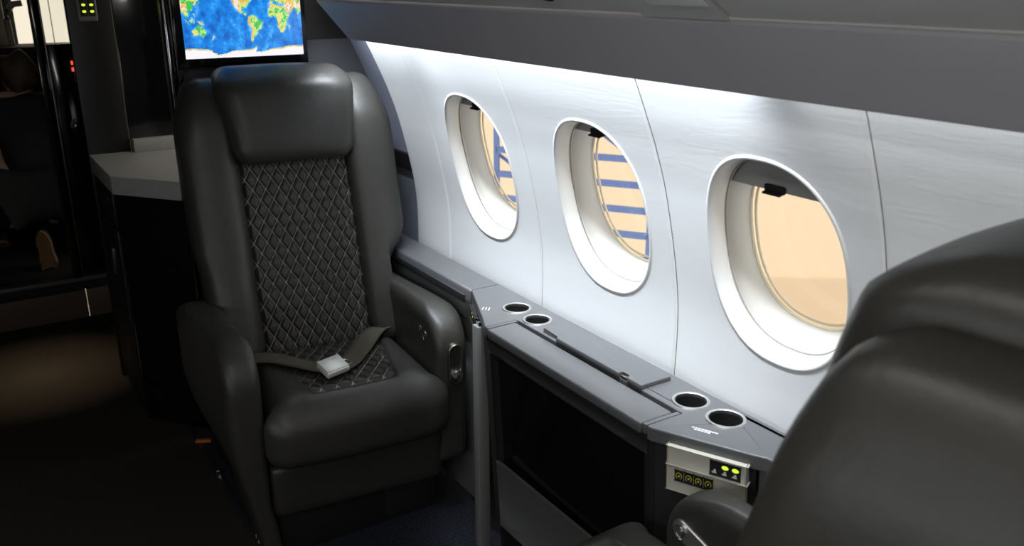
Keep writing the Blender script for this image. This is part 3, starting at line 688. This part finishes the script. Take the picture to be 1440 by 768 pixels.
# reading switch on the far angled corner
t2 = Vector((-.070, -.166, 0)).normalized(); n2 = Vector((-.92, .39, 0))
bm = bmesh.new(); frame_box(bm, (1.036, 1.770, .612), t2, n2, (0, 0, 1), .10, .012, .034, .003)
sw = keep(from_bm('light_switch', bm, 'black', cg), cg)
for k, (d, z) in enumerate(((.018, .618), (.006, .613))):
    bm = bmesh.new(); add_lathe(bm, [(0, .001), (.003, 0)], 12, axis_mtx(Vector((1.036, 1.770, z)) - t2 * d + n2 * .0065, n2), cap=False)
    from_bm('indicator_light', bm, 'led', sw)
bm = bmesh.new(); frame_box(bm, (1.003, 1.690, .610), t2, n2, (0, 0, 1), .030, .012, .040, .003); keep(from_bm('switch_cover', bm, 'console', cg), cg)
# little white printed marks on the console top
def marks(x, y, n, dx, dy, ln, ang):
    bm = bmesh.new(); a = Vector((math.cos(ang), math.sin(ang), 0)); b_ = Vector((-a.y, a.x, 0))
    for k in range(n):
        l = ln * random.uniform(.6, 1.0)
        frame_box(bm, Vector((x, y, ZT + .0004)) + Vector((dx * k, dy * k, 0)), a, b_, (0, 0, 1), l, .0022, .0006)
    o = keep(from_bm('printed_mark', bm, 'white_mark', cg, smooth=False), cg); return o
marks(1.021, 1.708, 3, .005, -.006, .024, math.radians(48))
bm = bmesh.new()
for row in range(2):
    for k in range(8 if row == 0 else 5):
        frame_box(bm, Vector((1.036, .985, ZT + .0004)) + t * (-.012 + .0062 * k + row * .006) - nn * (-.002 - row * .006), t, nn, (0, 0, 1), .0048, .0042 * random.uniform(.6, 1), .0006)
keep(from_bm('printed_mark', bm, 'white_mark', cg, smooth=False), cg)

sd = tag(empty('side_ledge', (1.1, 2.2, 0)), 'charcoal side ledge between the far seat and the wall', 'ledge')
keep(prism('ledge_top', [(1.062, ZT - .004), (1.070, ZT), (1.15, ZT), (1.15, ZT - .09), (1.066, ZT - .09), (1.058, ZT - .03)], 'y', 1.839, 2.59, 'console', sd, .003), sd)
keep(prism('ledge_side', [(1.075, ZT - .09), (1.15, ZT - .09), (1.14, .02), (1.082, .02)], 'y', 1.839, 2.59, 'console_low', sd, .002), sd)
B('ledge_trim', 1.054, 1.062, 1.86, 2.58, ZT - .04, ZT - .018, 'console_dark', sd, .002)

# ------------------------------------------------------------------ the cabin seat
def make_seat(name, loc, rz, mirror, label):
    """local frame: the occupant faces -y, window side is +x; mirror flips y so the seat faces +y"""
    root = tag(empty(name, loc, rz), label, 'seat')
    sy = -1.0 if mirror else 1.0
    def T(fn):
        def g(x, y, z):
            x, y, z = fn(x, y, z) if fn else (x, y, z)
            return (x, y * sy, z)
        return g
    BD = .20 if mirror else .085; HB = .14 if mirror else .085
    CS = .075 if mirror else 0.0                          # the near cushion is slid forward
    qy = lambda z: .115 + (z - .43) * .30                 # plane of the quilted back panel
    # back shell
    def shell(x, y, z):
        k = (z + .49) / .98; wx = .285 - .02 * abs(k - .6) - (.070 if x > 0 else .03) * smooth01((.66 - k) / .2)
        if mirror and x > 0: wx -= .06
        return (x / .28 * wx, y + qy(z + .64) + .10, z + .64)
    pad('back_shell', .28, .055, .49, .05, (14, 6, 24), 'leather', root, T(shell))
    # quilted back panel
    def quilt(nm, rows, cols_, f, uvf, parent):
        bm = bmesh.new(); uvl = bm.loops.layers.uv.new('UVMap'); gv = []; U = {}
        for i in range(cols_ + 1):
            r_ = []
            for k in range(rows + 1):
                a, b = i / cols_, k / rows; u, v = uvf(a, b)
                du = abs((u + .5) % 1 - .5); dv = abs((v + .5) % 1 - .5)
                d = min(du, dv); puff = min(1.0, (d / .26)) ; puff = math.sin(puff * math.pi / 2) ** .8
                p = Vector(f(a, b, puff)); p.y *= sy; vt = bm.verts.new(p); U[vt] = (u, v); r_.append(vt)
            gv.append(r_)
        for i in range(cols_):
            for k in range(rows):
                fc = bm.faces.new((gv[i][k], gv[i + 1][k], gv[i + 1][k + 1], gv[i][k + 1]))
                for lp in fc.loops: lp[uvl].uv = U[lp.vert]
        return from_bm(nm, bm, 'leather_soft', parent, angle=180)
    DW, DH = .0355, .0560
    def fb(a, b, puff):
        x = -.150 + .300 * a; z = .40 + .60 * b
        e = smooth01(min(a, 1 - a) * .30 / .010)
        return (x, qy(z) + .010 - .0115 * puff * e - .004 * e, z)
    def ub(a, b):
        x = -.150 + .300 * a; z = .40 + .60 * b
        return (x / DW + z / DH, x / DW - z / DH)
    quilt('quilted_back', 200, 120, fb, ub, root)
    # side bolsters of the back
    for s in (-1, 1):
        def bol(x, y, z, s=s):
            zz = z + .79; k = (z + .37) / .74
            wi = x + .224 - .006 * (k - .5)
            if x > 0: wi += -.010 * (1 - k) ** 2 - .03 * smooth01((k - .72) / .28) ** 2 * (x / .076)
            yy = y + qy(zz) - .035 + BD + .012 * math.sin(k * 3.1)
            if y < 0: yy -= .012 * math.cos(x / .076 * 1.3)
            if y < 0: yy += (.012 if mirror else .040) * smooth01((k - .80) / .20) ** 2
            if x > 0: wi -= (.060 if s > 0 else .012) * smooth01((.74 - zz) / .12)
            if s > 0 and mirror: wi = .145 + (wi - .145) * .62
            return (s * wi, yy, zz + (0 if x < 0 else -.012 * smooth01((k - .8) / .2) * x / .076))
        pad('side_bolster', .076, BD, .37, .045, (12, 10, 36), 'leather', root, T(bol))
    # headrest pillow
    def head(x, y, z):
        k = (z + .125) / .25
        wx = .166 + .024 * smooth01(k * 1.1)
        X = x / .185 * wx; zz = z + (1.090 if mirror else 1.062) + .004 * math.cos(x * 8)
        Y = y + qy(zz) - .068 + HB
        if y < 0:
            Y -= .020 * math.cos(x / .185 * 1.25) * math.sin(max(0.0, min(1, k)) * 2.6 + .25)
        Y += .045 * smooth01((k - .72) / .28) ** 2 * (1 if y < 0 else .3)
        return (X, Y, zz)
    pad('headrest', .185, HB, .125, .050, (28, 10, 20), 'leather', root, T(head))
    pad('top_cap', .245, .06, .10, .05, (20, 8, 10), 'leather', root, T(lambda x, y, z: (x, y + qy(z + 1.06) + .07, z + 1.06)))
    # seat cushion with a sunk quilted field
    ztilt = lambda y: .458 - .05 * (y + .20)
    def field(y):                                          # half width of the quilted trapezoid
        return .178 - (.10 - y) / .30 * .060
    def cush(x, y, z):
        yy = y - .07; k = (z + .09) / .18; X = x
        X *= .215 / .235
        if yy < -.19: X += .030 * (x / .235) * smooth01((-.19 - yy) / .05)
        top = ztilt(yy) - .034 * smooth01((-.17 - yy) / .12) ** 1.3; Z = .275 + (top - .275) * k
        if z > 0:
            ins = min(field(yy) - abs(x), yy + .198)
            Z -= .014 * smooth01((ins + .004) / .014) * smooth01((k - .6) / .3)
        Y = yy - .018 * math.cos(x / .235 * 1.4) * (1 if y < -.1 else 0)
        return (X, Y - CS, Z + CS * .3)
    pad('seat_cushion', .235, .205, .09, .062, (60, 56, 14), 'leather', root, T(cush))
    def fs(a, b, puff):
        y = -.196 + .316 * b; hw = field(y) - .001; x = -hw + 2 * hw * a
        e = smooth01(min(a * 2 * hw, (1 - a) * 2 * hw, b * .316) / .012)
        return (x, y - CS, CS * .3 + ztilt(y) - .016 + .0095 * puff * e + .0035 * e)
    def us_(a, b):
        y = -.196 + .316 * b; hw = field(y); x = -hw + 2 * hw * a
        return (x / .041 + y / .062, x / .041 - y / .062)
    quilt('quilted_seat', 130, 130, fs, us_, root)
    # leg-rest pad below the cushion and the base
    pad('leg_rest', .230, .045, .080, .02, (20, 8, 10), 'leather', root, T(lambda x, y, z: (x, y - .178 - CS - .012 * (z / .08), z + .200)))
    # armrests
    def arm(side, zb):
        def f(x, y, z):
            Y = y - .01; k = (z + .5); zz = zb + (.605 - zb) * k
            r = .115; d = zz - (.605 - r)
            yf = -.245 + ((r - math.sqrt(max(0, r * r - d * d))) if d > 0 else 0) * 1.05 + .02 * (1 - k)
            if mirror and side > 0: yf += .010
            tt = (y + .225) / .45
            Y = yf + (.215 - yf) * tt
            if side > 0: xi, xo = (.185, .248 - .04 * tt) if mirror else (.210, .302 - .044 * tt)
            else:
                xi = .232 + .022 * tt; xo = .318 + .048 * smooth01(tt * 1.3) * smooth01(k * 1.6 - .2)
                xo = .262 + (xo - .262) * smooth01(zz / .42); xi = min(xi, xo - .05)
            X = xi + (xo - xi) * (x / .045 * .5 + .5)
            zz -= .012 * smooth01(tt) + .006 * (1 - math.cos(x / .045 * 1.2))
            return (side * X, Y, zz)
        # unit-height pad: corner radius handled in metres by squashing z afterwards
        h = .605 - zb
        def f2(x, y, z): return f(x, y, z / h)
        return pad('armrest', .045, .225, h / 2, .026, (12, 40, 36), 'leather', root, T(f2))
    aw = arm(1, .17); al = arm(-1, .012)
    # fixed base
    b0 = box('seat_base', -.235, .235, -.175, .44, 0, .24, 'shell', root, .01)
    if mirror:
        for v in b0.data.vertices: v.co.y *= -1
        b0.data.flip_normals()
    else:
        b0.rotation_euler = (0, 0, -rz)
    fr = empty('base_door', (0, 0, 0)); fr.parent = root; fr.rotation_euler = (0, 0, -rz if not mirror else 0)
    bm = bmesh.new(); add_box(bm, .055, .205, -.183, -.174, .020, .115, .003); add_box(bm, .118, .140, -.188, -.182, .078, .090, .002)
    for v in bm.verts: v.co.y *= sy
    from_bm('door_panel', bm, 'shell', fr)
    # recline control plate with lever on the arm front, two buttons on the inner face
    bm = bmesh.new(); R = []
    def stad(cx, cz, hw, hh, y, n=28):
        out = []
        for i in range(n):
            a = 2 * math.pi * i / n; out.append((cx + hw * math.cos(a), y * sy, cz + (hh - hw) * (1 if math.sin(a) > 0 else -1) + hw * math.sin(a)))
        return out
    cx, cz, yf = (.216, .470, -.233) if mirror else (.258, .470, -.243)
    if mirror: bm.free()
    else:
        ring_strip(bm, [stad(cx, cz, .0195, .056, yf + .008), stad(cx, cz, .0195, .056, yf - .006), stad(cx, cz, .0175, .054, yf - .008), stad(cx, cz, .0135, .050, yf - .007), stad(cx, cz, .0125, .049, yf - .001)])
        pl = from_bm('control_plate', bm, 'brass', root)
        bm = bmesh.new(); bm.faces.new([bm.verts.new(p) for p in stad(cx, cz, .0128, .049, yf - .002)]); from_bm('control_slot', bm, 'brass', pl, smooth=False)
        bm = bmesh.new(); frame_box(bm, (cx - .004, (yf - .003) * sy, cz + .006), (1, 0, 0), (0, 1, 0), (0, 0, 1), .003, .002, .070); from_bm('slot_groove', bm, 'black', pl, smooth=False)
        bm = bmesh.new(); add_lathe(bm, [(0, .014), (.010, .013), (.0135, .009), (.014, .002), (.010, 0)], 24, axis_mtx((cx + .002, (yf - .002) * sy, cz - .032), (0, -1 * sy, .25)), cap=False)
        from_bm('recline_lever', bm, 'chrome', pl)
    if not mirror:
        for (yy, zz, r) in ((-.125, .535, .009), (-.155, .525, .013)):
            bm = bmesh.new(); add_lathe(bm, [(0, .004), (r * .55, .004), (r * .6, .002), (r * .8, .002), (r * .85, .005), (r, .004), (r, -.012)], 24, axis_mtx((.2125, yy * sy, zz), (-1, 0, 0)), cap=False)
            from_bm('control_button', bm, 'brass', root)
    else:
        bm = bmesh.new(); c = Vector((.1855, .155, .510)); a_, b_ = Vector((0, -.93, -.36)), Vector((0, -.36, .93)); lp = []
        def st(hw, hl, d, n=28): 
            o_ = []
            for i in range(n):
                an = 2 * math.pi * i / n; o_.append(c + a_ * ((hl - hw) * (1 if math.cos(an) > 0 else -1) + hw * math.cos(an)) + b_ * hw * math.sin(an) + Vector((-d, 0, 0)))
            return o_
        ring_strip(bm, [st(.019, .052, -.012), st(.019, .052, .003), st(.017, .05, .005)]); bm.faces.new([bm.verts.new(p) for p in st(.017, .05, .005)])
        pl2 = from_bm('button_plate', bm, 'steel', root)
        for s in (-.030, .026):
            bm = bmesh.new(); add_lathe(bm, [(0, .007), (.006, .007), (.008, .004), (.011, .004), (.012, .008), (.014, .006), (.014, 0)], 24, axis_mtx(c + a_ * s + Vector((-.004, 0, 0)), (-1, 0, 0)), cap=False)
            from_bm('control_button', bm, 'chrome', pl2)
    return root
SEAT_R = math.radians(-6)
far = make_seat('cabin_seat', (.777, 2.10, 0), SEAT_R, False, 'black leather seat with diamond quilted back and seat facing the viewer under the screen')
near = make_seat('cabin_seat', (.780, .718, 0), math.radians(6), True, 'black leather seat in the right foreground seen from its side and back')

# seat belt lying on the far seat
sb = tag(empty('seat_belt', (.777, 2.10, 0), SEAT_R), 'olive webbing lap belt with silver buckle lying on the quilted seat', 'seat belt')
def ribbon(name, pts, w_, m, parent, th=.003):
    """band along points (x,y,z) with given cross directions"""
    bm = bmesh.new(); rows = []
    N_ = 24
    P = [Vector(p[:3]) for p in pts]; W = [Vector(p[3:6]).normalized() * w_ / 2 for p in pts]
    def cr(A, tt):
        s = tt * (len(A) - 1); i = min(int(s), len(A) - 2); f = s - i
        a, b, c, d = A[max(i - 1, 0)], A[i], A[i + 1], A[min(i + 2, len(A) - 1)]
        return .5 * ((2 * b) + (c - a) * f + (2 * a - 5 * b + 4 * c - d) * f * f + (3 * b - a - 3 * c + d) * f ** 3)
    for k in range(N_ + 1):
        p, ww = cr(P, k / N_), cr(W, k / N_)
        row = [bm.verts.new(p + ww * q) for q in (-1, -.5, 0, .5, 1)]; rows.append(row)
    for k in range(N_):
        for j in range(4): bm.faces.new((rows[k][j], rows[k][j + 1], rows[k + 1][j + 1], rows[k + 1][j]))
    o = from_bm(name, bm, m, parent, angle=180)
    md = o.modifiers.new('thickness', 'SOLIDIFY'); md.thickness = th; md.offset = 0
    return o
ribbon('strap', [(.185, .105, .462, .75, -.65, .1), (.150, .085, .464, .8, -.6, .1), (.105, .030, .462, .82, -.57, .0), (.065, -.025, .458, .80, -.6, 0), (.02, -.085, .460, .7, -.7, 0), (-.03, -.130, .464, .5, -.85, 0)], .062, 'webbing', sb)
ribbon('strap', [(-.215, .06, .456, .5, .85, .2), (-.16, .025, .464, .5, .85, .1), (-.11, -.03, .462, .5, .85, 0), (-.07, -.08, .462, .4, .9, 0), (-.04, -.115, .464, .35, .95, 0)], .052, 'webbing', sb)
bm = bmesh.new(); ax = Vector((.96, .28, .06)); ay = Vector((-.28, .96, .26))
c0 = Vector((-.036, -.142, .480)); az = ax.cross(ay)
frame_box(bm, c0, ax, ay, az, .066, .056, .017, .004, 3)
bk = from_bm('buckle', bm, 'silver', sb)
bm = bmesh.new(); frame_box(bm, c0 + az * .009 + ay * .002, ax, ay, az, .062, .052, .003, .001); from_bm('buckle_flap', bm, 'silver', bk)
bm = bmesh.new(); add_tube(bm, [c0 + ax * .031 - ay * .010 - az * .004, c0 + ax * .050 - ay * .006 - az * .006, c0 + ax * .050 + ay * .012 - az * .006, c0 + ax * .031 + ay * .016 - az * .004], .0022, 8); from_bm('buckle_bar', bm, 'chrome', bk)

# small things on the floor by the seat base
bm = bmesh.new(); frame_box(bm, (.525, 2.64, .008), (.9, -.45, 0), (.45, .9, 0), (0, 0, 1), .050, .016, .010, .003); 
tag(from_bm('plastic_tag', bm, 'orange'), 'small orange plastic tag on the dark floor beside the far seat', 'tag')
for (x, y, r) in ((.511, 2.41, .4), (.511, 2.03, .6)):
    bm = bmesh.new(); frame_box(bm, (x, y, .008), (.1, 1, 0), (1, -.1, 0), (0, 0, 1), .030, .006, .005, .0015)
    tag(from_bm('rail_clip', bm, 'steel'), 'small metal clip on the floor rail ' + ('towards the rear of the far seat base' if y > 2.2 else 'at the front corner of the far seat base'), 'clip')

# ------------------------------------------------------------------ person crouching in the entry
def skin_body(name, V, E, R, m, parent, sub=2, root_i=0):
    bm = bmesh.new(); lay = bm.verts.layers.skin.verify(); vs_ = [bm.verts.new(v) for v in V]
    for a, b in E: bm.edges.new((vs_[a], vs_[b]))
    for v, r in zip(vs_, R): v[lay].radius = (r, r) if not isinstance(r, tuple) else r
    vs_[root_i][lay].use_root = True
    me = bpy.data.meshes.new(name); bm.to_mesh(me); bm.free(); me.materials.append(M[m])
    o = bpy.data.objects.new(name, me); COL.objects.link(o); o.parent = parent
    md = o.modifiers.new('skin', 'SKIN'); md.use_smooth_shade = True
    md2 = o.modifiers.new('smooth', 'SUBSURF'); md2.levels = sub; md2.render_levels = sub
    return o
pr = tag(empty('person', (.30, 4.62, .172)), 'person in dark clothes crouching in the dim entry with back turned', 'person')
# joints, local to the feet: crouched on the toes, facing away (+y)
J = [(0.0, -.08, .36), (0.0, -.04, .50), (.0, .03, .66), (.02, .08, .74), (.025, .10, .78), (.025, .115, .85),
     (.085, -.07, .33), (.15, .28, .42), (.06, .02, .12), (-.085, -.07, .33), (-.15, .28, .40), (-.10, .04, .12),
     (.155, .05, .68), (.25, .20, .52), (.16, .38, .48), (-.135, .05, .68), (-.23, .20, .52), (-.14, .38, .46), (.13, .45, .49), (-.10, .45, .47)]
ED = [(0, 1), (1, 2), (2, 3), (3, 4), (4, 5), (0, 6), (6, 7), (7, 8), (0, 9), (9, 10), (10, 11), (2, 12), (12, 13), (13, 14), (14, 18), (2, 15), (15, 16), (16, 17), (17, 19)]
RA = [.13, .125, .13, .055, .075, .085, .085, .06, .045, .085, .06, .045, .06, .045, .035, .06, .045, .035, .03, .03]
skin_body('body', J, ED, RA, 'skin', pr)
ci = [0, 1, 2, 12, 13, 14, 15, 16, 17]; mp_ = {a: i for i, a in enumerate(ci)}
skin_body('jacket', [J[i] for i in ci], [(mp_[a], mp_[b]) for a, b in ED if a in mp_ and b in mp_], [RA[i] + .018 for i in ci], 'cloth', pr)
ti = [0, 6, 7, 8, 9, 10, 11]; mp_ = {a: i for i, a in enumerate(ti)}
skin_body('trousers', [J[i] for i in ti], [(mp_[a], mp_[b]) for a, b in ED if a in mp_ and b in mp_], [RA[i] + .02 for i in ti], 'cloth', pr)
pad('hair', .085, .10, .095, .08, (10, 10, 10), 'hair', pr, lambda x, y, z: (x * (1 - .25 * (z < 0) * abs(z) / .095) + .025, y + .095, z + .835 + .012 * math.sin(x * 60)))
def shoe(name, dx, dy, rot, sole_only=False):
    # heel raised, sole turned to the viewer
    bm = bmesh.new(); n = 26; L_ = .26; rows = []
    def outline(k):
        out = []
        for i in range(n):
            a = 2 * math.pi * i / n; s = math.sin(a) * .5 + .5     # 0 toe .. 1 heel
            w_ = .044 - .012 * math.exp(-((s - .55) / .16) ** 2) - .006 * s
            out.append((math.cos(a) * w_ * k, s))
        return out
    for k, d in ((.9, -.002), (1.0, .004), (1.03, .012), (.98, .02), (.8, .06), (.4, .075)):
        row = []
        for x, s in outline(k):
            l = (s - .5) * (k if d > .03 else 1) + .5
            if sole_only: l = l * .199 / .75
            bend = math.radians(12 + 60 * smooth01((l - .2) / .3))
            z = 0 if l < .2 else (l - .2) * L_ * math.sin(math.radians(66)); y = -l * L_ * .35 if l > .2 else -l * L_
            nv = Vector((0, math.sin(bend), math.cos(bend)))
            row.append(bm.verts.new(Vector((x, y + .06, z)) + nv * d))
        rows.append(row)
    for a in range(len(rows) - 1):
        for i in range(n): bm.faces.new((rows[a][i], rows[a][(i + 1) % n], rows[a + 1][(i + 1) % n], rows[a + 1][i]))
    bm.faces.new(rows[0]); bm.faces.new(rows[-1][::-1])
    for v in bm.verts:
        x, y, z = v.co; v.co = Vector((x * math.cos(rot) - y * math.sin(rot) + dx, x * math.sin(rot) + y * math.cos(rot) + dy, z + .004))
    o = from_bm(name, bm, 'shoe', pr); o.data.materials.append(M['cloth'])
    for p in o.data.polygons:
        if p.index >= n * 2: p.material_index = 1
    o.data.polygons[n * 5].material_index = 0
    return o
shoe('shoe', -.02, -.36, math.radians(-14)); shoe('shoe', -.16, .16, .1, True)

# ------------------------------------------------------------------ outside: the hangar
def hang(name, c, along, w_, z0, z1, m, label, th=.1):
    bm = bmesh.new(); a = Vector(along).normalized(); nv = Vector((-a.y, a.x, 0))
    frame_box(bm, (c[0], c[1], (z0 + z1) / 2), a, nv, (0, 0, 1), w_, th, z1 - z0); return tag(from_bm(name, bm, m, smooth=False), label, None, None, 'structure')
AL = (math.cos(YAW + .05), -math.sin(YAW + .05), 0); ctr = Vector((math.sin(YAW + .1), math.cos(YAW + .1), 0)) * 14.5
hang('wall_hangar', ctr, AL, 70, -3.45, 7, 'hangar', 'cream hangar wall outside the windows')
hang('wall_hangar_low', ctr - Vector((AL[1], -AL[0], 0)) * -.12, AL, 70, -6, -3.45, 'hangar_low', 'lower tan band of the hangar wall outside the windows')
bm = bmesh.new(); add_box(bm, 1.4, 40, -30, 40, -6.2, -6); tag(from_bm('floor_hangar', bm, 'hangar_floor', smooth=False), 'hangar floor far below the windows', None, None, 'structure')
rk = tag(empty('storage_rack', (4.2, 6.8, -6)), 'tall blue steel storage rack seen through the two far windows', 'rack')
U_ = Vector((.574, -.819, 0)).normalized(); D_ = Vector((.819, .574, 0)).normalized(); O_ = Vector((4.225, 6.79, 0))
def beam(name, a, b, w_, d_):
    bm = bmesh.new(); a, b = Vector(a), Vector(b); ax = (b - a).normalized(); s = ax.cross(D_).normalized()
    frame_box(bm, (a + b) / 2, ax, s, D_ if abs(ax.dot(D_)) < .7 else ax.cross(s), (b - a).length, w_, d_); return keep(from_bm(name, bm, 'rack', rk, smooth=False), rk)
Z = Vector((0, 0, 1)); LV = [-.07 - .226 * k for k in range(-3, 8)]
for q, d in ((0, 0), (1.46, 0), (1.46, .35)): beam('upright', O_ + U_ * q + D_ * d - Z * 6, O_ + U_ * q + D_ * d + Z * .9, .045, .04)
for z in LV: beam('shelf_beam', O_ + Z * z, O_ + U_ * 1.46 + Z * z, .055, .04)
for z in (-1.75, -.85, .05): beam('brace', O_ + D_ * .06 + Z * (z + .72), O_ + U_ * 1.4 + D_ * .06 + Z * (z - .20), .028, .02)
